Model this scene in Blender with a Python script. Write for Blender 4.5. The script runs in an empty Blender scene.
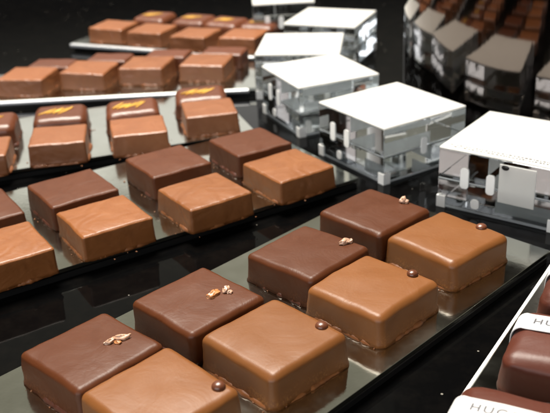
import bpy, bmesh, math, random
from mathutils import Vector, Matrix, noise

# ------------------------------------------------------------------ basics (all sizes are given in millimetres)
MM = 0.001
scene = bpy.context.scene
C = scene.collection
R = math.radians
TRAY_TOP = 5.0
random.seed(7)

def tag(o, label=None, cat=None, group=None, kind=None):
    if label: o['label'] = label
    if cat: o['category'] = cat
    if group: o['group'] = group
    if kind: o['kind'] = kind
    return o

def empty(name, x, y, z=0, rz=0):
    o = bpy.data.objects.new(name, None); C.objects.link(o)
    o.empty_display_size = 0.01
    o.location = (x*MM, y*MM, z*MM); o.rotation_euler = (0, 0, rz)
    return o

def mesh_obj(name, verts, faces, mat, parent=None, smooth=True, smooth_angle=None):
    me = bpy.data.meshes.new(name)
    me.from_pydata([(v[0]*MM, v[1]*MM, v[2]*MM) for v in verts], [], faces)
    me.validate(); me.update()
    bm = bmesh.new(); bm.from_mesh(me)
    bmesh.ops.recalc_face_normals(bm, faces=bm.faces)
    bm.to_mesh(me); bm.free()
    me.materials.append(mat)
    if smooth:
        me.polygons.foreach_set('use_smooth', [True]*len(me.polygons))
    o = bpy.data.objects.new(name, me); C.objects.link(o)
    if parent: o.parent = parent
    return o

def bm_obj(name, bm, mat, parent=None, smooth=False):
    bmesh.ops.recalc_face_normals(bm, faces=bm.faces)
    me = bpy.data.meshes.new(name)
    for v in bm.verts: v.co *= MM
    bm.to_mesh(me); bm.free()
    me.materials.append(mat)
    if smooth: me.polygons.foreach_set('use_smooth', [True]*len(me.polygons))
    o = bpy.data.objects.new(name, me); C.objects.link(o)
    if parent: o.parent = parent
    return o

def box_bm(sx, sy, sz, cx=0, cy=0, z0=0, bevel=0, seg=2, bm=None):
    own = bmesh.new()
    bmesh.ops.create_cube(own, size=1)
    for v in own.verts:
        v.co = Vector((v.co.x*sx+cx, v.co.y*sy+cy, (v.co.z+.5)*sz+z0))
    if bevel:
        bmesh.ops.bevel(own, geom=own.edges[:], offset=bevel, segments=seg, profile=.5, affect='EDGES')
    return own

# ------------------------------------------------------------------ materials
def new_mat(name):
    m = bpy.data.materials.new(name); m.use_nodes = True
    nt = m.node_tree; b = nt.nodes['Principled BSDF']
    return m, nt, b

def noise_node(nt, scale, detail=3, rough=.5, vec=None, dist=0):
    n = nt.nodes.new('ShaderNodeTexNoise'); n.inputs['Scale'].default_value = scale
    n.inputs['Detail'].default_value = detail; n.inputs['Roughness'].default_value = rough
    n.inputs['Distortion'].default_value = dist
    if vec: nt.links.new(vec, n.inputs['Vector'])
    return n

def chocolate_mat(name, col, rough=.36, mottling=.12, bump=.25, streak=0.0, spec=.5, sss=.05, crumb=0):
    m, nt, b = new_mat(name)
    L = nt.links
    tc = nt.nodes.new('ShaderNodeTexCoord')
    oi = nt.nodes.new('ShaderNodeObjectInfo')
    add = nt.nodes.new('ShaderNodeVectorMath'); add.operation = 'ADD'
    L.new(tc.outputs['Object'], add.inputs[0])
    sc = nt.nodes.new('ShaderNodeVectorMath'); sc.operation = 'SCALE'
    sc.inputs[0].default_value = (1, .7, .4)
    L.new(oi.outputs['Random'], sc.inputs['Scale']); L.new(sc.outputs[0], add.inputs[1])
    v = add.outputs[0]
    n1 = noise_node(nt, 70, 4, .6, v, 1.2)
    n2 = noise_node(nt, 900, 3, .6, v)
    mx = nt.nodes.new('ShaderNodeMix'); mx.data_type = 'RGBA'
    mx.inputs['A'].default_value = (col[0]*(1-mottling), col[1]*(1-mottling*1.2), col[2]*(1-mottling*1.2), 1)
    mx.inputs['B'].default_value = (col[0]*(1+mottling), col[1]*(1+mottling*1.3), col[2]*(1+mottling*1.4), 1)
    L.new(n1.outputs['Fac'], mx.inputs['Factor'])
    hv = nt.nodes.new('ShaderNodeHueSaturation')
    mr = nt.nodes.new('ShaderNodeMapRange'); mr.inputs['To Min'].default_value = .9; mr.inputs['To Max'].default_value = 1.1
    L.new(oi.outputs['Random'], mr.inputs['Value']); L.new(mr.outputs[0], hv.inputs['Value'])
    L.new(mx.outputs['Result'], hv.inputs['Color'])
    if crumb:
        # rough, crumbly band of set chocolate low on the sides
        sz_ = nt.nodes.new('ShaderNodeSeparateXYZ'); L.new(tc.outputs['Object'], sz_.inputs[0])
        zr = nt.nodes.new('ShaderNodeMapRange'); zr.inputs['From Min'].default_value = .0050; zr.inputs['From Max'].default_value = .0016
        L.new(sz_.outputs['Z'], zr.inputs['Value'])
        n3 = noise_node(nt, 1300, 4, .7, v); n4 = noise_node(nt, 120, 3, .6, v)
        g3 = nt.nodes.new('ShaderNodeMapRange'); g3.inputs['From Min'].default_value = .50; g3.inputs['From Max'].default_value = .62; L.new(n3.outputs['Fac'], g3.inputs['Value'])
        g4 = nt.nodes.new('ShaderNodeMapRange'); g4.inputs['From Min'].default_value = .40; g4.inputs['From Max'].default_value = .60; L.new(n4.outputs['Fac'], g4.inputs['Value'])
        m4 = nt.nodes.new('ShaderNodeMath'); m4.operation = 'MULTIPLY'; L.new(g3.outputs[0], m4.inputs[0]); L.new(g4.outputs[0], m4.inputs[1])
        m5 = nt.nodes.new('ShaderNodeMath'); m5.operation = 'MULTIPLY'; L.new(m4.outputs[0], m5.inputs[0]); L.new(zr.outputs[0], m5.inputs[1])
        mc = nt.nodes.new('ShaderNodeMix'); mc.data_type = 'RGBA'; mc.inputs['B'].default_value = (col[0]*1.9, col[1]*2.2, col[2]*2.2, 1)
        L.new(m5.outputs[0], mc.inputs['Factor']); L.new(hv.outputs['Color'], mc.inputs['A']); L.new(mc.outputs['Result'], b.inputs['Base Color'])
    else:
        L.new(hv.outputs['Color'], b.inputs['Base Color'])
    rr = nt.nodes.new('ShaderNodeMapRange'); rr.inputs['To Min'].default_value = rough-.07; rr.inputs['To Max'].default_value = rough+.1
    L.new(n1.outputs['Fac'], rr.inputs['Value']); L.new(rr.outputs[0], b.inputs['Roughness'])
    b.inputs['Specular IOR Level'].default_value = spec
    b.inputs['Subsurface Weight'].default_value = sss
    b.inputs['Subsurface Radius'].default_value = (1, .4, .2)
    b.inputs['Subsurface Scale'].default_value = .001
    bp = nt.nodes.new('ShaderNodeBump'); bp.inputs['Strength'].default_value = bump; bp.inputs['Distance'].default_value = .0008
    # soft hand-dipped waves, plus brushed streaks for the matt pieces
    if streak:
        w = nt.nodes.new('ShaderNodeTexWave'); w.inputs['Scale'].default_value = 48; w.inputs['Distortion'].default_value = 13
        w.inputs['Detail'].default_value = 2; w.inputs['Detail Scale'].default_value = 1.3; w.bands_direction = 'DIAGONAL'
        L.new(v, w.inputs['Vector'])
        ad = nt.nodes.new('ShaderNodeMath'); ad.operation = 'MULTIPLY_ADD'; ad.inputs[1].default_value = streak
        L.new(w.outputs['Fac'], ad.inputs[0]); L.new(n1.outputs['Fac'], ad.inputs[2])
        src = ad.outputs[0]
    else:
        src = n1.outputs['Fac']
    ad2 = nt.nodes.new('ShaderNodeMath'); ad2.operation = 'MULTIPLY_ADD'; ad2.inputs[1].default_value = .10
    L.new(n2.outputs['Fac'], ad2.inputs[0]); L.new(src, ad2.inputs[2])
    hsrc = ad2.outputs[0]
    if crumb:
        ad3 = nt.nodes.new('ShaderNodeMath'); ad3.operation = 'MULTIPLY_ADD'; ad3.inputs[1].default_value = .5
        L.new(m5.outputs[0], ad3.inputs[0]); L.new(hsrc, ad3.inputs[2]); hsrc = ad3.outputs[0]
    L.new(hsrc, bp.inputs['Height']); L.new(bp.outputs[0], b.inputs['Normal'])
    return m

def simple_mat(name, col, rough=.5, metallic=0, spec=.5, bump=0, bscale=400, var=0, vscale=200):
    m, nt, b = new_mat(name)
    b.inputs['Base Color'].default_value = (*col, 1); b.inputs['Roughness'].default_value = rough
    b.inputs['Metallic'].default_value = metallic; b.inputs['Specular IOR Level'].default_value = spec
    tc = nt.nodes.new('ShaderNodeTexCoord')
    if bump:
        n = noise_node(nt, bscale, 4, .6, tc.outputs['Object'])
        bp = nt.nodes.new('ShaderNodeBump'); bp.inputs['Strength'].default_value = bump; bp.inputs['Distance'].default_value = .0004
        nt.links.new(n.outputs['Fac'], bp.inputs['Height']); nt.links.new(bp.outputs[0], b.inputs['Normal'])
    if var:
        n = noise_node(nt, vscale, 4, .6, tc.outputs['Object'])
        mx = nt.nodes.new('ShaderNodeMix'); mx.data_type = 'RGBA'
        mx.inputs['A'].default_value = tuple(c*(1-var) for c in col)+(1,); mx.inputs['B'].default_value = tuple(min(1, c*(1+var)) for c in col)+(1,)
        nt.links.new(n.outputs['Fac'], mx.inputs['Factor']); nt.links.new(mx.outputs['Result'], b.inputs['Base Color'])
    return m

M_milk = chocolate_mat('smooth_milk_chocolate', (.138, .0490, .0118), .40, .12, .24, spec=.32, crumb=1)
M_dark = chocolate_mat('smooth_dark_chocolate', (.062, .0165, .0042), .41, .16, .3, spec=.25, crumb=1)
M_milk_b = chocolate_mat('streaked_milk_chocolate', (.168, .0565, .0140), .42, .2, .5, .35, spec=.4)
M_dark_b = chocolate_mat('streaked_dark_chocolate', (.070, .0190, .0054), .44, .16, .4, .25, spec=.28)
M_milk_c = chocolate_mat('pale_milk_chocolate', (.185, .0650, .0230), .38, .2, .6, .2)
M_red_c = chocolate_mat('reddish_chocolate', (.090, .0240, .0075), .38, .12, .4, .1)
M_bar = chocolate_mat('plum_dark_chocolate', (.062, .0150, .0075), .42, .15, .3, spec=.3)
M_bead = chocolate_mat('chocolate_bead', (.095, .030, .013), .28, .05, .1)
M_crumb = chocolate_mat('crumbly_chocolate_foot', (.19, .062, .014), .5, .35, 1.0, 0)
M_crumb_d = chocolate_mat('dark_chocolate_foot', (.075, .018, .007), .45, .3, .9, 0)
M_nib = simple_mat('toasted_nut_chip', (.40, .16, .055), .35, 0, .6, .4, 900, .5, 500)
M_nib_pale = simple_mat('sugared_nut_chip', (.42, .25, .165), .3, .0, .7, .4, 900, .4, 500)
M_gold = simple_mat('gold_print', (.78, .46, .075), .38, .5, .6, .3, 900, .2, 900)
M_white = simple_mat('white_foot_and_pin_image', (.85, .85, .83), .3, 0, .5)
M_paper = simple_mat('white_paper_band', (.58, .57, .56), .6, 0, .3, .15, 1500)
M_ink = simple_mat('grey_ink', (.22, .21, .22), .6, 0, .3)
M_print = simple_mat('dark_grey_print', (.06, .06, .07), .5)
M_black = simple_mat('black_tray_edge', (.008, .008, .008), .35, 0, .4)

# white card lying under the clear face of each display block
M_card = simple_mat('white_card', (.92, .915, .885), .16, 0, .8, .03, 300)

def glass_mat():
    m, nt, b = new_mat('clear_acrylic')
    b.inputs['Base Color'].default_value = (.93, .965, .975, 1)
    b.inputs['Transmission Weight'].default_value = 1
    b.inputs['Roughness'].default_value = .012
    b.inputs['IOR'].default_value = 1.49
    return m
M_glass = glass_mat()
def clear_mat(name, tint, gloss_rough=.02, frost=0.0, frost_col=(.5, .55, .58)):
    m = bpy.data.materials.new(name); m.use_nodes = True; nt = m.node_tree; L = nt.links
    nt.nodes.remove(nt.nodes['Principled BSDF']); out = nt.nodes['Material Output']
    tr = nt.nodes.new('ShaderNodeBsdfTransparent'); tr.inputs[0].default_value = (*tint, 1)
    gl = nt.nodes.new('ShaderNodeBsdfGlossy'); gl.inputs['Roughness'].default_value = gloss_rough
    fr = nt.nodes.new('ShaderNodeFresnel'); fr.inputs[0].default_value = 1.45
    ge = nt.nodes.new('ShaderNodeNewGeometry'); iv = nt.nodes.new('ShaderNodeMath'); iv.operation = 'SUBTRACT'; iv.inputs[0].default_value = 1; L.new(ge.outputs['Backfacing'], iv.inputs[1])
    ff = nt.nodes.new('ShaderNodeMath'); ff.operation = 'MULTIPLY'; L.new(fr.outputs[0], ff.inputs[0]); L.new(iv.outputs[0], ff.inputs[1])
    mx = nt.nodes.new('ShaderNodeMixShader'); L.new(ff.outputs[0], mx.inputs[0]); L.new(tr.outputs[0], mx.inputs[1]); L.new(gl.outputs[0], mx.inputs[2])
    res = mx
    if frost:
        df = nt.nodes.new('ShaderNodeBsdfDiffuse'); df.inputs[0].default_value = (*frost_col, 1)
        tl = nt.nodes.new('ShaderNodeBsdfTranslucent'); tl.inputs[0].default_value = (*frost_col, 1)
        m2 = nt.nodes.new('ShaderNodeMixShader'); m2.inputs[0].default_value = .5; L.new(df.outputs[0], m2.inputs[1]); L.new(tl.outputs[0], m2.inputs[2])
        tc = nt.nodes.new('ShaderNodeTexCoord'); n = noise_node(nt, 60, 3, .6, tc.outputs['Object'])
        mr = nt.nodes.new('ShaderNodeMapRange'); mr.inputs['To Min'].default_value = frost-.25; mr.inputs['To Max'].default_value = frost+.25; L.new(n.outputs['Fac'], mr.inputs['Value'])
        m3 = nt.nodes.new('ShaderNodeMixShader'); L.new(mr.outputs[0], m3.inputs[0]); L.new(mx.outputs[0], m3.inputs[1]); L.new(m2.outputs[0], m3.inputs[2])
        res = m3
    L.new(res.outputs[0], out.inputs['Surface'])
    return m
M_clear = clear_mat('clear_wall_acrylic', (.90, .945, .96))
M_frost = clear_mat('frosted_acrylic', (.88, .92, .94), .1, .66, (.86, .885, .895))
def film_mat():
    m, nt, b = new_mat('white_translucent_film'); L = nt.links
    tc = nt.nodes.new('ShaderNodeTexCoord'); n = noise_node(nt, 45, 5, .65, tc.outputs['Object'], .8)
    mc = nt.nodes.new('ShaderNodeMix'); mc.data_type = 'RGBA'; mc.inputs['A'].default_value = (.68, .675, .64, 1); mc.inputs['B'].default_value = (.80, .795, .77, 1)
    L.new(n.outputs['Fac'], mc.inputs['Factor']); L.new(mc.outputs['Result'], b.inputs['Base Color']); b.inputs['Roughness'].default_value = .18; b.inputs['Specular IOR Level'].default_value = .7
    tl = nt.nodes.new('ShaderNodeBsdfTranslucent'); tl.inputs[0].default_value = (.98, .98, .98, 1)
    mx = nt.nodes.new('ShaderNodeMixShader'); mx.inputs[0].default_value = .42
    L.new(b.outputs[0], mx.inputs[1]); L.new(tl.outputs[0], mx.inputs[2]); L.new(mx.outputs[0], nt.nodes['Material Output'].inputs['Surface'])
    return m
M_film = film_mat()
M_edge = clear_mat('polished_acrylic_edge', (.9, .95, .95), .05, .8, (.8, .84, .85))

def mirror_tray_mat():
    m, nt, b = new_mat('scuffed_mirror_tray')
    L = nt.links
    tc = nt.nodes.new('ShaderNodeTexCoord')
    n = noise_node(nt, 35, 5, .6, tc.outputs['Object'])
    n2 = noise_node(nt, 600, 3, .6, tc.outputs['Object'])
    b.inputs['Base Color'].default_value = (.54, .545, .48, 1)
    b.inputs['Metallic'].default_value = 1
    mr = nt.nodes.new('ShaderNodeMapRange'); mr.inputs['To Min'].default_value = .05; mr.inputs['To Max'].default_value = .19
    mr.inputs['From Min'].default_value = .3; mr.inputs['From Max'].default_value = .7
    L.new(n.outputs['Fac'], mr.inputs['Value']); L.new(mr.outputs[0], b.inputs['Roughness'])
    bp = nt.nodes.new('ShaderNodeBump'); bp.inputs['Strength'].default_value = .06; bp.inputs['Distance'].default_value = .0003
    L.new(n2.outputs['Fac'], bp.inputs['Height']); L.new(bp.outputs[0], b.inputs['Normal'])
    return m
M_tray = mirror_tray_mat()

def table_mat():
    m, nt, b = new_mat('black_speckled_stone')
    L = nt.links
    tc = nt.nodes.new('ShaderNodeTexCoord')
    v = nt.nodes.new('ShaderNodeTexVoronoi'); v.inputs['Scale'].default_value = 260
    L.new(tc.outputs['Object'], v.inputs['Vector'])
    # a sparse set of pale crystals: small distance AND a rare random cell
    lt = nt.nodes.new('ShaderNodeMath'); lt.operation = 'LESS_THAN'; lt.inputs[1].default_value = .10
    L.new(v.outputs['Distance'], lt.inputs[0])
    sep = nt.nodes.new('ShaderNodeSeparateColor'); L.new(v.outputs['Color'], sep.inputs[0])
    gt = nt.nodes.new('ShaderNodeMath'); gt.operation = 'GREATER_THAN'; gt.inputs[1].default_value = .90
    L.new(sep.outputs[0], gt.inputs[0])
    mu = nt.nodes.new('ShaderNodeMath'); mu.operation = 'MULTIPLY'
    L.new(lt.outputs[0], mu.inputs[0]); L.new(gt.outputs[0], mu.inputs[1])
    n = noise_node(nt, 90, 5, .7, tc.outputs['Object'])
    cr = nt.nodes.new('ShaderNodeValToRGB')
    cr.color_ramp.elements[0].position = .45; cr.color_ramp.elements[0].color = (.0015, .0015, .0016, 1)
    cr.color_ramp.elements[1].position = .8; cr.color_ramp.elements[1].color = (.0035, .0031, .0028, 1)
    L.new(n.outputs['Fac'], cr.inputs[0])
    mx = nt.nodes.new('ShaderNodeMix'); mx.data_type = 'RGBA'
    mx.inputs['B'].default_value = (.16, .15, .13, 1)
    L.new(cr.outputs[0], mx.inputs['A']); L.new(mu.outputs[0], mx.inputs['Factor'])
    L.new(mx.outputs['Result'], b.inputs['Base Color'])
    b.inputs['Roughness'].default_value = .05
    b.inputs['IOR'].default_value = 1.20
    return m
M_table = table_mat()

def cooler_mat():
    m, nt, b = new_mat('dark_polished_metal')
    L = nt.links
    b.inputs['Base Color'].default_value = (.135, .115, .104, 1)
    b.inputs['Metallic'].default_value = 1
    b.inputs['Roughness'].default_value = .075
    tc = nt.nodes.new('ShaderNodeTexCoord')
    mp = nt.nodes.new('ShaderNodeMapping'); mp.inputs['Scale'].default_value = (1, 1, .06)
    L.new(tc.outputs['Object'], mp.inputs['Vector'])
    n = noise_node(nt, 110, 3, .65, mp.outputs[0])
    bp = nt.nodes.new('ShaderNodeBump'); bp.inputs['Strength'].default_value = .08; bp.inputs['Distance'].default_value = .001
    L.new(n.outputs['Fac'], bp.inputs['Height']); L.new(bp.outputs[0], b.inputs['Normal'])
    return m
M_cooler = cooler_mat()

# ------------------------------------------------------------------ the table
def grid_table():
    bm = box_bm(1800, 1500, 30, 150, 560, -30, 0)
    return bm_obj('table_top', bm, M_table)
tag(grid_table(), kind='structure')

# ------------------------------------------------------------------ chocolate bodies
def axis(half, r, n, k=5):
    core = half-r
    out = [-(core+r*math.tan(math.pi/4*i/k)) for i in range(k, 0, -1)]
    out += [-core+2*core*i/n for i in range(n+1)]
    out += [core+r*math.tan(math.pi/4*i/k) for i in range(1, k+1)]
    return out

def choc_mesh(sx, sy, h, r, seed, n=12, wob=.42, flare=.6, sag=.5, slump=.03, rc=None, tilt=0):
    """hand-dipped square: rounded on top and at the corners, open grid walls, flat base"""
    hx, hy = sx/2, sy/2
    ax, ay = axis(hx, r, n), axis(hy, r, n)
    core_z = h-r
    nz = 8
    az = [core_z*i/nz for i in range(nz+1)] + [core_z+r*math.tan(math.pi/4*i/5) for i in range(1, 6)]
    idx = {}; verts = []; faces = []
    off = Vector((seed*13.7, seed*5.1, seed*2.3))
    def vert(x, y, z):
        key = (round(x, 4), round(y, 4), round(z, 4))
        if key in idx: return idx[key]
        q = Vector((max(-hx+r, min(hx-r, x)), max(-hy+r, min(hy-r, y)), min(core_z, z)))
        d = Vector((x, y, z))-q
        p = q+d.normalized()*r if d.length > 1e-6 else Vector((x, y, z))
        t = p.z/h
        # slight spread to the base, soft waves in every wall, a low cushion on top
        k = 1+slump*(1-t)
        p.x *= k; p.y *= k
        nv = noise.noise_vector(p*.11+off)*wob + noise.noise_vector(p*.35+off)*wob*.35
        p += Vector((nv.x, nv.y, nv.z*.7*min(1, t*2)))
        if z > core_z:
            e = max(0, 1-(p.x/hx)**2)*max(0, 1-(p.y/hy)**2)
            sm = min(1, (z-core_z)/r); sm = sm*sm*(3-2*sm)
            p.z += (-sag*.5+sag*e)*sm
        p.z += tilt*t*p.x/hx
        if p.z < 1.4:
            f = (1-max(0, p.z)/1.4)**2
            w = flare*(.6+.9*noise.noise(Vector((p.x*.5, p.y*.5, seed))))
            dd = Vector((p.x/hx, p.y/hy, 0)); 
            if dd.length > 0: p += dd.normalized()*w*f
        p.z = max(p.z, 0) if z > 0 else 0
        idx[key] = len(verts); verts.append(p)
        return idx[key]
    def quad(a, b, c, d): faces.append((vert(*a), vert(*b), vert(*c), vert(*d)))
    for i in range(len(ax)-1):
        for j in range(len(ay)-1):
            zt = az[-1]
            quad((ax[i], ay[j], zt), (ax[i+1], ay[j], zt), (ax[i+1], ay[j+1], zt), (ax[i], ay[j+1], zt))
    for k in range(len(az)-1):
        z0, z1 = az[k], az[k+1]
        for i in range(len(ax)-1):
            for y in (ay[0], ay[-1]):
                quad((ax[i], y, z0), (ax[i+1], y, z0), (ax[i+1], y, z1), (ax[i], y, z1))
        for j in range(len(ay)-1):
            for x in (ax[0], ax[-1]):
                quad((x, ay[j], z0), (x, ay[j+1], z0), (x, ay[j+1], z1), (x, ay[j], z1))
    ring = [(x, ay[0]) for x in ax[:-1]]+[(ax[-1], y) for y in ay[:-1]]+[(x, ay[-1]) for x in ax[:0:-1]]+[(ax[0], y) for y in ay[:0:-1]]
    faces.append([vert(x, y, az[0]) for x, y in ring])
    return verts, faces

def foot_mesh(sx, sy, seed, wide=.9, hgt=1.1, r=3):
    """thin irregular skirt of set chocolate round the base"""
    N = 120; verts = []; faces = []
    hx, hy = sx/2, sy/2
    def edge(a, grow):
        c, s = math.cos(a), math.sin(a)
        k = (abs(c)**7+abs(s)**7)**(-1/7)
        return (c*k*(hx+grow), s*k*(hy+grow))
    for lev, (g, z) in enumerate(((-1.5, 0.02), (wide, 0.02), (wide*.9, hgt*.45), (wide*.25, hgt), (-1.5, hgt*1.05))):
        for i in range(N):
            a = 2*math.pi*i/N
            w = noise.noise(Vector((math.cos(a)*3, math.sin(a)*3, seed*3.1)))*.8+noise.noise(Vector((math.cos(a)*16, math.sin(a)*16, seed)))*.45
            gg = g+(w*.9 if g > 0 else 0)
            x, y = edge(a, max(gg, -.4) if g > 0 else gg)
            verts.append((x, y, z*(1+.6*w*(1 if lev > 1 else 0))))
    for l in range(5):
        for i in range(N):
            a, b = l*N+i, l*N+(i+1) % N
            c, d = ((l+1) % 5)*N+(i+1) % N, ((l+1) % 5)*N+i
            faces.append((a, b, c, d))
    return verts, faces

def chip(seed, L, W, H):
    """broken nut chip"""
    bm = bmesh.new()
    bmesh.ops.create_icosphere(bm, subdivisions=3, radius=1)
    for v in bm.verts:
        n = noise.noise_vector(v.co*1.5+Vector((seed*3.3, seed, 1)))
        v.co = Vector((v.co.x*L/2, v.co.y*W/2, v.co.z*H/2))+Vector((n.x*L, n.y*W, n.z*H))*.28
        v.co.y += .25*v.co.x**2/L
    return bm

def bead(rad):
    bm = bmesh.new()
    bmesh.ops.create_uvsphere(bm, u_segments=28, v_segments=16, radius=rad)
    for v in bm.verts: v.co.z *= .70
    return bm

H = 11.0
TOP = [H]
def place(o, x, y, z, rz=0, rx=0):
    o.location = (x*MM, y*MM, z*MM); o.rotation_euler = (rx, 0, rz)

def chocolate(name, x, y, deg, label, mat, group, s=(30, 30), h=H, r=2.4, seed=0, footmat=None, foot=.8, **kw):
    t = empty(name, x, y, TRAY_TOP, R(deg))
    tag(t, label, 'chocolate', group)
    rj = random.Random(seed*7+1); h = h+rj.uniform(-.25, .3); kw['tilt'] = rj.uniform(-.35, .35); s = (s[0]+rj.uniform(-.4, .4), s[1]+rj.uniform(-.4, .4))
    TOP[0] = h; v, f = choc_mesh(s[0], s[1], h-.3, r, seed, **kw)
    b = mesh_obj('coating', v, f, mat, t); b.location = (0, 0, .3*MM)
    if footmat:
        v, f = foot_mesh(s[0]*1.02, s[1]*1.02, seed+.5, foot)
        mesh_obj('foot', v, f, footmat, t)
    return t

def local(t_xy, deg, wx, wy):
    dx, dy = wx-t_xy[0], wy-t_xy[1]; a = R(deg)
    return dx*math.cos(a)+dy*math.sin(a), -dx*math.sin(a)+dy*math.cos(a)

# ---- front tray
rb_ = random.Random(11)
front = [
 # x, y, yaw, kind, garnish point, label
 (-55.4, 211.9, -45.0, 'd', (-48.1, 214.3), 'dark square chocolate with pale nut chips at the left end of the front tray'),
 (-33.4, 189.6, -46.0, 'm', (-17.4, 190.0), 'smooth milk chocolate with a bead, cut by the bottom edge of the photo'),
 (-25.9, 236.7, -45.9, 'd', (-18.4, 238.8), 'dark square chocolate topped with an orange nut chip beside a grey one'),
 (-2.1, 214.4, -47.5, 'm', (12.4, 217.4), 'smooth milk chocolate with a bead, second from the near end of the front tray'),
 (10.8, 266.4, -45.1, 'd', (24.7, 269.4), 'dark square chocolate with a single pinkish chip at its right corner'),
 (30.4, 241.8, -45.8, 'm', (46.9, 248.6), 'smooth milk chocolate with a bead, third from the near end of the front tray'),
 (37.9, 296.2, -47.2, 'd', (49.5, 301.4), 'dark square chocolate with a small silvery chip at the far end of the front tray'),
 (60.9, 273.1, -50.5, 'm', (76.6, 279.2), 'milk square chocolate with a bead nearest the tray corner and the acrylic blocks'),
]
for i, (x, y, a, k, g, lab) in enumerate(front):
    milk = k == 'm'
    t = chocolate('milk_chocolate' if milk else 'dark_chocolate', x, y, a, lab, M_milk if milk else M_dark,
                  'square chocolates on the front tray', (31.2, 31.2) if milk else (30.4, 30.4), 11.3, 2.6 if milk else 2.1, i+1,
                  M_crumb if milk else M_crumb_d, .75 if milk else .7)
    gx, gy = local((x, y), a, *g)
    gx = max(-12.4, min(12.4, gx)); gy = max(-12.4, min(12.4, gy))
    if milk:
        b = bm_obj('bead', bead(rb_.uniform(1.8, 2.15)), M_bead, t, True); place(b, gx, gy, 11.35); b.scale = (rb_.uniform(.93, 1.07), 1, rb_.uniform(.8, 1.05))
    else:
        sets = {0: [(-1.6, -.6, 3.0, 1.5, 1.5, .7, M_nib_pale), (1.3, .6, 3.1, 1.7, 1.7, .2, M_nib_pale), (.3, -1.2, 1.6, 1.1, 1.2, 0, M_nib)],
                2: [(-2.0, -.9, 4.4, 2.3, 1.7, 1.0, M_nib), (1.2, .9, 2.6, 1.7, 2.0, 1.4, M_nib_pale), (2.2, -.2, 1.5, 1.3, 1.4, .3, M_nib_pale)],
                4: [(-.6, 0, 3.6, 2.0, 1.8, .5, M_nib_pale), (1.0, .3, 1.8, 1.3, 1.5, .9, M_nib_pale)],
                6: [(0, 0, 2.4, 1.8, 2.2, .9, M_nib_pale), (.9, -.7, 1.5, 1.1, 1.4, .1, M_nib_pale)]}[i]
        for j, (dx, dy, L_, W_, H_, rr, mm) in enumerate(sets):
            k_ = 1.25; L_, W_, H_ = L_*k_, W_*k_, H_*1.15
            c = bm_obj('nut_chip', chip(i*5+j+1, L_, W_, H_), mm, t, True)
            ca, sa = math.cos(-R(a)), math.sin(-R(a))
            place(c, gx+(dx*ca-dy*sa)*k_, gy+(dx*sa+dy*ca)*k_, 11.2+H_*.36, rr-R(a))

# ---- second tray
second = [
 (-119.0, 315.3, -57, 'd', 'dark streaked chocolate cut by the left edge of the photo on the second tray'),
 (-100.1, 282.6, -58, 'm', 'milk streaked chocolate cut by the left edge of the photo on the second tray'),
 (-84.5, 333.0, -56.6, 'd', 'dark streaked chocolate second from the left in the back row of the second tray'),
 (-66.7, 304.7, -59, 'm', 'milk streaked chocolate second from the left in the near row of the second tray'),
 (-46.9, 358.7, -57.6, 'd', 'dark streaked chocolate second from the right in the back row of the second tray'),
 (-28.7, 324.0, -57, 'm', 'milk streaked chocolate second from the right in the near row of the second tray'),
 (-10.4, 378.5, -59, 'd', 'dark streaked chocolate at the right end of the second tray, behind the last milk one'),
 (6.6, 347.3, -56, 'm', 'milk streaked chocolate with wavy marks at the right end of the second tray'),
]
for i, (x, y, a, k, lab) in enumerate(second):
    milk = k == 'm'
    chocolate('milk_chocolate' if milk else 'dark_chocolate', x, y, a, lab, M_milk_b if milk else M_dark_b,
              'streaked square chocolates on the second tray', (28.9, 28.9), 10.8, 1.2, i+20,
              M_crumb if milk else M_crumb_d, .55, wob=.35, flare=.35)

# ---- third tray: milk in front, gold-printed behind
def gold_mark(t, s, seed, wide=.62):
    """slanting gold strokes printed across the top"""
    rnd = random.Random(seed); verts = []; faces = []
    n = 8
    for i in range(n):
        cx = (-.5+i/(n-1))*s*wide*.72+rnd.uniform(-.4, .4)-1.5
        cy = rnd.uniform(-1.2, 1.2)+.5
        ln = rnd.uniform(7.0, 11.0)/2; w = rnd.uniform(.35, .6); a = R(rnd.uniform(35, 62))
        d = Vector((math.cos(a), math.sin(a), 0)); p = Vector((-d.y, d.x, 0))
        b0 = len(verts); seg = 8
        for k in range(seg+1):
            q = -ln+2*ln*k/seg
            ww = w*(1-.75*abs(q/ln)**3)
            for sgn in (-1, 1):
                pt = Vector((cx, cy, 0))+d*q+p*ww*sgn
                verts.append((pt.x, pt.y, .02*i)); 
            for sgn in (-1, 1):
                pt = Vector((cx, cy, 0))+d*q+p*ww*sgn
                verts.append((pt.x, pt.y, -.7))
        for k in range(seg):
            a0, a1 = b0+k*4, b0+k*4+4
            faces += [(a0, a0+1, a1+1, a1), (a0+2, a0, a1, a1+2), (a0+1, a0+3, a1+3, a1+1)]
        faces += [(b0, b0+2, b0+3, b0+1), (b0+seg*4, b0+seg*4+1, b0+seg*4+3, b0+seg*4+2)]
    o = mesh_obj('gold_stripes', verts, faces, M_gold, t, smooth=False)
    return o

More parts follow.
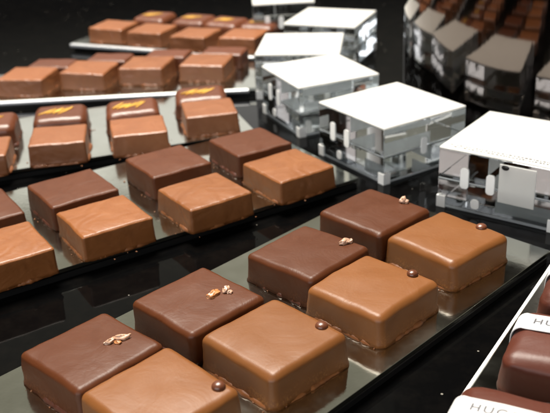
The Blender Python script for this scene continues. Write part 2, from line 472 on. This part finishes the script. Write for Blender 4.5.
words3 = ['cut by the left edge', 'second from the left', 'third from the left', 'rightmost']
m3 = [(-139, 386, 8), (-104, 398, 8), (-66, 406, 12), (-32, 429, 11)]
d3 = [(-145, 423, 8), (-110, 432, 9), (-73, 437, 9), (-38, 456, 6)]
for i, (x, y, a) in enumerate(m3):
    chocolate('milk_chocolate', x, y, a, 'pale milk chocolate, third tray near row, '+['cut by the left edge', 'second from left', 'third from left', 'rightmost'][i], M_milk_c,
              'milk chocolates on the third tray', (26.5, 26.0), 11, 1.0, i+40, M_milk_c, .9, wob=.4, flare=.5)
for i, (x, y, a) in enumerate(d3):
    t = chocolate('gold_printed_chocolate', x, y, a, 'gold striped reddish chocolate on the third tray, '+words3[i], M_red_c,
                  'gold striped chocolates on the third tray', (27.5, 26), 11.5, 4.0, i+50, M_crumb_d, .4, wob=.3, sag=.5)
    g = gold_mark(t, 26, i+3); place(g, 0, -1.0, TOP[0]+.42)

# ---- fourth tray
words4 = ['cut by the left edge', 'second from left', 'third from left', 'rightmost']
f4 = [(-146, 511, -10), (-110, 519, -12), (-75, 523, -13), (-38, 524, -13)]
for i, (x, y, a) in enumerate(f4):
    chocolate('milk_chocolate', x, y, a, 'pale chocolate in the near row of the fourth tray, '+words4[i], M_milk_c,
              'milk chocolates on the fourth tray', (28, 27.5), 11, 1.2, i+60, M_milk_c, .6, wob=.4)
b4 = [(-136, 535.2, -10), (-101, 543.2, -12), (-64, 546.6, -13), (-28, 547.6, -13)]
for i, (x, y, a) in enumerate(b4):
    chocolate('dark_chocolate', x, y, a, 'half hidden reddish chocolate behind the fourth tray near row, '+words4[i], M_red_c,
              'reddish chocolates on the fourth tray', (27, 18.5), 10.4, 1.6, i+70, M_crumb_d, .4, wob=.4)

# ---- rear tray
words5 = ['at its left end', 'second from left', 'third from left', 'at its right end']
f5 = [(-112, 632, -22), (-82, 616, -23), (-49.5, 597, -25), (-16, 588, -22)]
for i, (x, y, a) in enumerate(f5):
    chocolate('milk_chocolate', x, y, a, 'blurred milk chocolate in the near row of the rear tray, '+words5[i], M_milk_c,
              'milk chocolates on the rear tray', (26.5, 26.5), 11, 1.4, i+80, M_milk_c, .5, wob=.4)
b5 = [(-84.3, 655, -22), (-53.4, 640, -23), (-29, 628, -25), (-3.7, 617, -22)]
for i, (x, y, a) in enumerate(b5):
    t = chocolate('gold_printed_chocolate', x, y, a, 'gold glinting reddish chocolate at the back of the rear tray, '+words5[i], M_red_c,
                  'gold striped chocolates on the rear tray', (26.5, 26.5), 11.5, 4, i+90, M_crumb_d, .4, wob=.3, sag=.5)
    g = gold_mark(t, 26, i+13, .4); place(g, 0, -1.0, TOP[0]+.42)

# ------------------------------------------------------------------ trays
def tray(label, cx, cy, deg, lx, ly):
    """cx, cy is the middle of the near edge; the tray runs back from it"""
    t = empty('mirror_tray', cx, cy, 0, R(deg))
    tag(t, label, 'tray', 'mirror trays')
    bm_obj('mirror_plate', box_bm(lx, ly, 1.6, 0, ly/2, TRAY_TOP-1.6, .1, 1), M_tray, t)
    bm_obj('black_base', box_bm(lx-1.2, ly-1.2, 2.4, 0, ly/2, 0, .2, 1), M_black, t)
    return t
M_lip = simple_mat('brushed_metal_lip', (.62, .63, .65), .5, 1.0)
def tray_line(label, x0, y0, x1, y1, ly):
    lx = math.hypot(x1-x0, y1-y0)
    return tray(label, (x0+x1)/2, (y0+y1)/2, math.degrees(math.atan2(y1-y0, x1-x0)), lx, ly)
tray_line('mirror tray in front holding smooth dark and milk squares with beads and chips', 100-.714*240, 277.6-.70*240, 100, 277.6, 85)
tray_line('mirror tray holding two rows of streaked dark and milk chocolates, second from the front', 38-.853*230, 353-.521*230, 38, 353, 84)
tray_line('mirror tray holding the gold striped chocolates behind pale milk ones', -8-.951*230, 419-.309*230, -8, 419, 78)
t4 = tray_line('mirror tray with a bright near edge, fourth from the front', -8-230, 494-3, -8, 495, 57)
bm_obj('front_lip', box_bm(222, 2.6, 2.6, 0, -1.35, 2.3, .9, 3), M_lip, t4)
t5 = tray_line('farthest mirror tray, under the small blurred chocolates', -143, 627, -8, 567, 74)
bm_obj('front_lip', box_bm(147.7, 4.0, 3.0, 0, -2.05, 2.1, 1.0, 3), M_lip, t5)

# loose crumbs lying on the trays round the chocolates
rc = random.Random(5); cb = bmesh.new()
for (x, y, a, sz) in [(p[0], p[1], p[2], 29.6) for p in front+second]+[(p[0], p[1], p[2], 27) for p in m3+d3]:
    for k in range(7):
        side = rc.choice([(0, -1), (1, 0), (0, -1), (-1, 0), (0, 1)])
        d = sz/2+1.2+abs(rc.gauss(0, 1.3)); u = rc.uniform(-sz/2, sz/2)
        lx = side[0]*d+(u if side[0] == 0 else 0); ly = side[1]*d+(u if side[1] == 0 else 0)
        ca, sa = math.cos(R(a)), math.sin(R(a))
        rr_ = rc.uniform(.12, .42)
        m_ = Matrix.Translation((x+lx*ca-ly*sa, y+lx*sa+ly*ca, TRAY_TOP+rr_*.5)) @ Matrix.Rotation(rc.uniform(0, 3), 4, 'Z') @ Matrix.Diagonal((rr_*rc.uniform(.8, 1.8), rr_, rr_*.7, 1))
        bmesh.ops.create_icosphere(cb, subdivisions=1, radius=1, matrix=m_)
tag(bm_obj('chocolate_crumbs', cb, M_crumb), 'tiny loose chocolate crumbs scattered on the mirror trays', 'crumbs', kind='stuff')

# ------------------------------------------------------------------ acrylic display blocks
rndm = random.Random(3)
def block(x, y, deg, s, label, h=27.0, marks=0, panel=False):
    t = empty('acrylic_block', x, y, 0, R(deg))
    tag(t, label, 'display block', 'clear acrylic display blocks')
    hh = (h-.8)/2
    def walls(name, sz, z0, z1, mat, th=2.0):
        """four clear walls with real thickness, butted into one ring"""
        bm = bmesh.new(); o_ = sz/2; i_ = sz/2-th
        def ring(r_, z): return [bm.verts.new((a*r_, b*r_, z)) for a, b in ((-1, -1), (1, -1), (1, 1), (-1, 1))]
        A, B_, D_, E_ = ring(o_, z0), ring(o_, z1), ring(i_, z1), ring(i_, z0)
        for P, Q in ((A, B_), (B_, D_), (D_, E_), (E_, A)):
            for k in range(4): bm.faces.new((P[k], P[(k+1) % 4], Q[(k+1) % 4], Q[k]))
        return bm_obj(name, bm, mat, t)
    bm_obj('lower_slab', box_bm(s, s, hh-1.55, 0, 0, 1.4, .35, 2), M_glass, t)
    bm_obj('upper_slab', box_bm(s, s, hh-.35, 0, 0, hh+.30, .35, 2), M_glass, t)
    bm_obj('frosted_shelf', box_bm(s-.3, s-.3, .3, 0, 0, hh-.08, 0), M_frost, t)
    bm_obj('frosted_base', box_bm(s-.6, s-.6, 1.0, 0, 0, .3, 0), M_frost, t)
    bm_obj('divider', box_bm(.4, s*.62, hh*.55, -s*.13, s*.05, hh+2.2, 0), M_frost, t)
    bm_obj('divider', box_bm(s*.5, .4, hh*.5, s*.1, s*.15, 3.2, 0), M_frost, t)
    cd = bm_obj('top_card', box_bm(s-.1, s-.1, .8, 0, 0, 2*hh+.06, .2, 2), M_film, t)
    # white corner feet let into the sides; white inlays added to imitate refracted inner pins
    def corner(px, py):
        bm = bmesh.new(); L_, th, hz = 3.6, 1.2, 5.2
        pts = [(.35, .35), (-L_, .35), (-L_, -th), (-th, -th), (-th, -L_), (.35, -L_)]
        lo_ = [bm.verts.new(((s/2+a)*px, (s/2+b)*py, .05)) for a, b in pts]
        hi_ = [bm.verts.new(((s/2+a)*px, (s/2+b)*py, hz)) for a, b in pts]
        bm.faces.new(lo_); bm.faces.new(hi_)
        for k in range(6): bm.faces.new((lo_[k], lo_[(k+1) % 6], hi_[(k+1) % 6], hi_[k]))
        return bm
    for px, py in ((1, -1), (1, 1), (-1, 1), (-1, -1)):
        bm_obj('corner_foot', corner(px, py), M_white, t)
    def refracted_pin_bm(u, z, wd, ht, face):
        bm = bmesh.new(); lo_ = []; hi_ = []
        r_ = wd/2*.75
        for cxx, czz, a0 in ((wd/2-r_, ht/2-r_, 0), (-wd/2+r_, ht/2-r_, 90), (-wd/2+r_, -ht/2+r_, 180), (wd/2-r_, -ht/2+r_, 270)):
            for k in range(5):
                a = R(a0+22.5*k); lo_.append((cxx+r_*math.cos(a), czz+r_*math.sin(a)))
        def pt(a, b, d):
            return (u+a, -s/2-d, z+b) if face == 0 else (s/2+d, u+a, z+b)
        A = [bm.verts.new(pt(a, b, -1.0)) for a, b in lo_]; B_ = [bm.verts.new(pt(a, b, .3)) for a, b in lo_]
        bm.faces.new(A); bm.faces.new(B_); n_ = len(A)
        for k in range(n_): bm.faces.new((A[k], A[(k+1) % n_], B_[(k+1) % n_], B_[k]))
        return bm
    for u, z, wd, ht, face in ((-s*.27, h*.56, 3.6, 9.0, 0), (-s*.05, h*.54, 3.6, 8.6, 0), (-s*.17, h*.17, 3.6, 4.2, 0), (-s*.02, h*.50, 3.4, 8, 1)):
        bm_obj('refracted_pin', refracted_pin_bm(u, z, wd, ht, face), M_white, t)
    if marks:
        verts = []; faces = []; rr = random.Random(marks)
        for row in range(2):
            u = -s/2+3
            while u < s/2-3:
                w = rr.uniform(.45, 1.2); dd = rr.uniform(.5, 1.0)
                y0 = -s/2+2.0+row*1.9
                b0 = len(verts); z = 2*hh+.92
                verts += [(u, y0, z), (u+w, y0, z), (u+w, y0+dd, z), (u, y0+dd, z)]
                faces.append((b0, b0+1, b0+2, b0+3)); u += w+rr.uniform(.4, .9)
        mesh_obj('printed_dots', verts, faces, M_print, t, smooth=False)
    if panel:
        pn = bm_obj('white_panel', box_bm(15, .5, 16.5, 8.5, -s/2-.35, 8.2, .1, 1), M_film, t)
        bm = bmesh.new(); bmesh.ops.create_uvsphere(bm, u_segments=16, v_segments=10, radius=1.6)
        for v in bm.verts: v.co = Vector((v.co.x+3.4, v.co.y*.3-s/2-.6, v.co.z*.7+23.5))
        bm_obj('black_spot', bm, M_black, pn, True)
    return t
block(104.5, 336, -37, 51, 'nearest clear acrylic block, with a white panel and a black spot on its side', marks=4, panel=True)
block(57, 388.5, -58, 49, 'acrylic display block with white top, second from the front of the row', marks=0)
block(27, 451, -67, 47, 'acrylic display block with white top, third from the front of the row')
block(20, 509, -8, 49, 'acrylic display block with white top, fourth from the front, beside the fourth tray')
block(43, 575, -23, 49, 'white topped acrylic block, fifth from the front, close to the polished cooler', h=27)
block(12, 634, 2, 44, 'farthest acrylic block with a cream top, cut by the top edge', h=30)

# ------------------------------------------------------------------ round polished cooler behind the blocks
def cooler(cx, cy, rad, h):
    t = empty('wine_cooler', cx, cy, 0)
    tag(t, 'tall round polished metal cooler behind the acrylic blocks, mirroring the display', 'wine cooler')
    N = 160
    prof = [(rad-3, 0), (rad-.6, .5), (rad, 2), (rad, h*.33), (rad, h*.66), (rad, h-2), (rad-.8, h), (rad-2.5, h), (rad-3, h-2), (rad-3, 5), (0.01, 5)]
    verts = []; faces = []
    for r_, z in prof:
        for i in range(N):
            a = 2*math.pi*i/N; verts.append((r_*math.cos(a), r_*math.sin(a), z))
    for l in range(len(prof)-1):
        for i in range(N):
            j = (i+1) % N
            faces.append((l*N+i, l*N+j, (l+1)*N+j, (l+1)*N+i))
    faces.append([i for i in range(N)][::-1])
    mesh_obj('shell', verts, faces, M_cooler, t)
    # rolled rim
    verts = []; faces = []
    K = 12
    for i in range(N):
        a = 2*math.pi*i/N
        for k in range(K):
            b = 2*math.pi*k/K
            rr = rad-1+1.8*math.cos(b); verts.append((rr*math.cos(a), rr*math.sin(a), h+1.0+1.8*math.sin(b)))
    for i in range(N):
        for k in range(K):
            j, m = (i+1) % N, (k+1) % K
            faces.append((i*K+k, j*K+k, j*K+m, i*K+m))
    mesh_obj('rim', verts, faces, M_cooler, t)
cooler(208, 480.3, 130, 230)

# ------------------------------------------------------------------ banded bars on the right tray
def text_mesh(body, size, mat, parent, x, y, z, bold=0.0, prof=None):
    cu = bpy.data.curves.new('lettering', 'FONT'); cu.body = body; cu.size = 1.0; cu.resolution_u = 6
    cu.align_x = 'LEFT'; cu.align_y = 'CENTER'; cu.extrude = .006; cu.offset = bold; cu.space_character = 1.25
    tmp = bpy.data.objects.new('lettering_curve', cu); C.objects.link(tmp)
    bpy.context.view_layer.update()
    dg = bpy.context.evaluated_depsgraph_get()
    me = bpy.data.meshes.new_from_object(tmp.evaluated_get(dg))
    bpy.data.objects.remove(tmp)
    me.transform(Matrix.Scale(size*MM, 4))
    if prof:
        for v_ in me.vertices:
            xx = x+v_.co.x/MM
            for (xa, za), (xb, zb) in zip(prof, prof[1:]):
                if xa <= xx <= xb and xb > xa and za > 8:
                    v_.co.z += (za+(zb-za)*(xx-xa)/(xb-xa)+.06-z)*MM; break
    me.name = 'lettering'; me.materials.clear(); me.materials.append(mat)
    o = bpy.data.objects.new('lettering', me); C.objects.link(o); o.parent = parent
    o.location = (x*MM, y*MM, z*MM)
    return o

def bar(x, y, deg, label, seed, L=62, W=29, h=13, y0=1.0):
    """x, y: left end, middle of the bar; it runs to the right"""
    t = empty('banded_chocolate_bar', x, y, TRAY_TOP, R(deg))
    tag(t, label, 'chocolate bar', 'dark bars with white paper bands on the right tray')
    v, f = choc_mesh(L, W, h, 4.6, seed, n=16, wob=.5, flare=.7, sag=1.6)
    b = mesh_obj('coating', v, f, M_bar, t); b.location = (L/2*MM, 0, .1*MM)
    v, f = foot_mesh(L, W, seed, .9)
    b = mesh_obj('foot', v, f, M_crumb_d, t); b.location = (L/2*MM, 0, 0)
    # paper band along the top, folded over both ends
    bw = 8.4
    verts = []; faces = []
    prof = [(-.9, 2.0), (-.75, h-4.0)]+[(2.9-3.65*math.cos(a), h-3.7+4.15*math.sin(a)) for a in [R(k) for k in range(12, 90, 13)]]+[(3.4, h+.30), (L*.2, h+.95), (L*.4, h+1.2), (L*.6, h+1.2), (L*.8, h+.95), (L-3.4, h+.30)]
    prof += [(L-a, b) for a, b in prof[:9]][::-1]
    th = .25
    for k, (px, pz) in enumerate(prof):
        for yy in (y0, y0+bw):
            verts.append((px, yy, pz)); verts.append((px+(th if px < 2 else -th if px > L-2 else 0), yy, pz-th))
    for k in range(len(prof)-1):
        a = k*4; c = a+4
        faces += [(a, a+2, c+2, c), (a+1, c+1, c+3, a+3), (a, c, c+1, a+1), (a+2, a+3, c+3, c+2)]
    pb = mesh_obj('paper_band', verts, faces, M_paper, t)
    text_mesh('HUGO & VICTOR', 3.9, M_print, pb, 4.6, y0+bw*.54, h+1.2, .010, prof)
    return t

bars = [(42, 175.5, -29, 'dark bar with a white printed band, cut by the bottom right corner', 101, -3.5),
        (67, 209.5, -29, 'dark bar with a white printed band at the right edge, middle of the three', 102, .2),
        (86.5, 240, -29, 'dark bar at the right edge, farthest back of the banded bars', 103, 0)]
for x, y, a, lab, sd, y0 in bars: bar(x, y, a, lab, sd, y0=y0)
# the tray under them: its left edge runs from (46,195) to (100,277)
dx, dy = .5505, .8348
ex, ey = 105.5, 279
t6 = empty('mirror_tray', ex, ey, 0, math.atan2(dy, dx)-math.pi)
tag(t6, 'mirror tray in the bottom right corner under the banded bars', 'tray', 'mirror trays')
bm_obj('mirror_plate', box_bm(190, 90, 1.6, 95, 45, TRAY_TOP-1.6, .35, 2), M_tray, t6)
bm_obj('black_base', box_bm(189, 89, 2.4, 95, 45, 0, .2, 1), M_black, t6)
bm_obj('white_rim', box_bm(190, 1.3, 2.4, 95, -.67, 2.2, .4, 2), M_paper, t6)

# ------------------------------------------------------------------ light and air
w = bpy.data.worlds.new('World'); scene.world = w; w.use_nodes = True
nt = w.node_tree; bg = nt.nodes['Background']
bg.inputs['Strength'].default_value = .18
tcw = nt.nodes.new('ShaderNodeTexCoord'); sx = nt.nodes.new('ShaderNodeSeparateXYZ'); nt.links.new(tcw.outputs['Generated'], sx.inputs[0])
rw = nt.nodes.new('ShaderNodeValToRGB'); nt.links.new(sx.outputs['Z'], rw.inputs[0]); nt.links.new(rw.outputs[0], bg.inputs['Color'])
# a dark room up to table height, a dim warm wall and ceiling above it
e_ = rw.color_ramp.elements.new(.80); e_.color = (.12, .115, .10, 1)
e_ = rw.color_ramp.elements.new(.62); e_.color = (.60, .57, .46, 1)
yr = nt.nodes.new('ShaderNodeMapRange'); yr.inputs['From Min'].default_value = -.1; yr.inputs['From Max'].default_value = .45
yr.inputs['To Min'].default_value = .10; yr.inputs['To Max'].default_value = .64
nt.links.new(sx.outputs['Y'], yr.inputs['Value']); nt.links.new(yr.outputs[0], bg.inputs['Strength'])
rw.color_ramp.elements[0].position = .20; rw.color_ramp.elements[0].color = (.010, .010, .010, 1)
rw.color_ramp.elements[1].position = .48; rw.color_ramp.elements[1].color = (.60, .57, .46, 1)

def area(name, loc, target, sx, sy, power, col):
    l = bpy.data.lights.new(name, 'AREA'); l.shape = 'RECTANGLE'; l.size = sx; l.size_y = sy
    l.energy = power; l.color = col
    o = bpy.data.objects.new(name, l); C.objects.link(o); o.location = loc
    o.rotation_euler = (Vector(target)-Vector(loc)).to_track_quat('-Z', 'Y').to_euler()
    return o
area('overhead_lamp', (-.12, .60, 1.0), (.03, .38, 0), .55, .45, 41, (1, .935, .83))
area('window_behind', (-.75, 3.0, .92), (-.1, .4, 0), 1.9, .46, 2.5, (1, .98, .95))
area('front_window', (-.6, -.9, .50), (-.05, .45, 0), 1.6, .9, 16, (.95, .97, 1))

# ------------------------------------------------------------------ camera, solved from the square tops
f_px, pitch, roll = 564.79, .436679, -.046293
cam = bpy.data.cameras.new('camera'); co = bpy.data.objects.new('camera', cam); C.objects.link(co)
fwd = Vector((0, math.cos(pitch), -math.sin(pitch))); upv = Vector((0, math.sin(pitch), math.cos(pitch)))
cr, sr = math.cos(roll), math.sin(roll)
Rv = Vector((1, 0, 0))*cr+upv*sr; Uv = Vector((1, 0, 0))*(-sr)+upv*cr
M = Matrix((Rv, Uv, -fwd)).transposed().to_4x4(); M.translation = Vector((0, 0, (141.57+16)*MM))
co.matrix_world = M
cam.sensor_width = 36; cam.sensor_fit = 'HORIZONTAL'; cam.lens = f_px/10
cam.clip_start = .005; cam.clip_end = 60
cam.dof.use_dof = True; cam.dof.focus_distance = .275; cam.dof.aperture_fstop = 23; cam.dof.aperture_blades = 7
scene.camera = co

scene.render.engine = 'CYCLES'
scene.cycles.max_bounces = 16; scene.cycles.transmission_bounces = 12; scene.cycles.glossy_bounces = 6; scene.cycles.transparent_max_bounces = 32
scene.view_settings.view_transform = 'Standard'; scene.view_settings.look = 'None'
scene.view_settings.exposure = 0; scene.view_settings.gamma = 1
scene.render.resolution_x = 1024; scene.render.resolution_y = 769
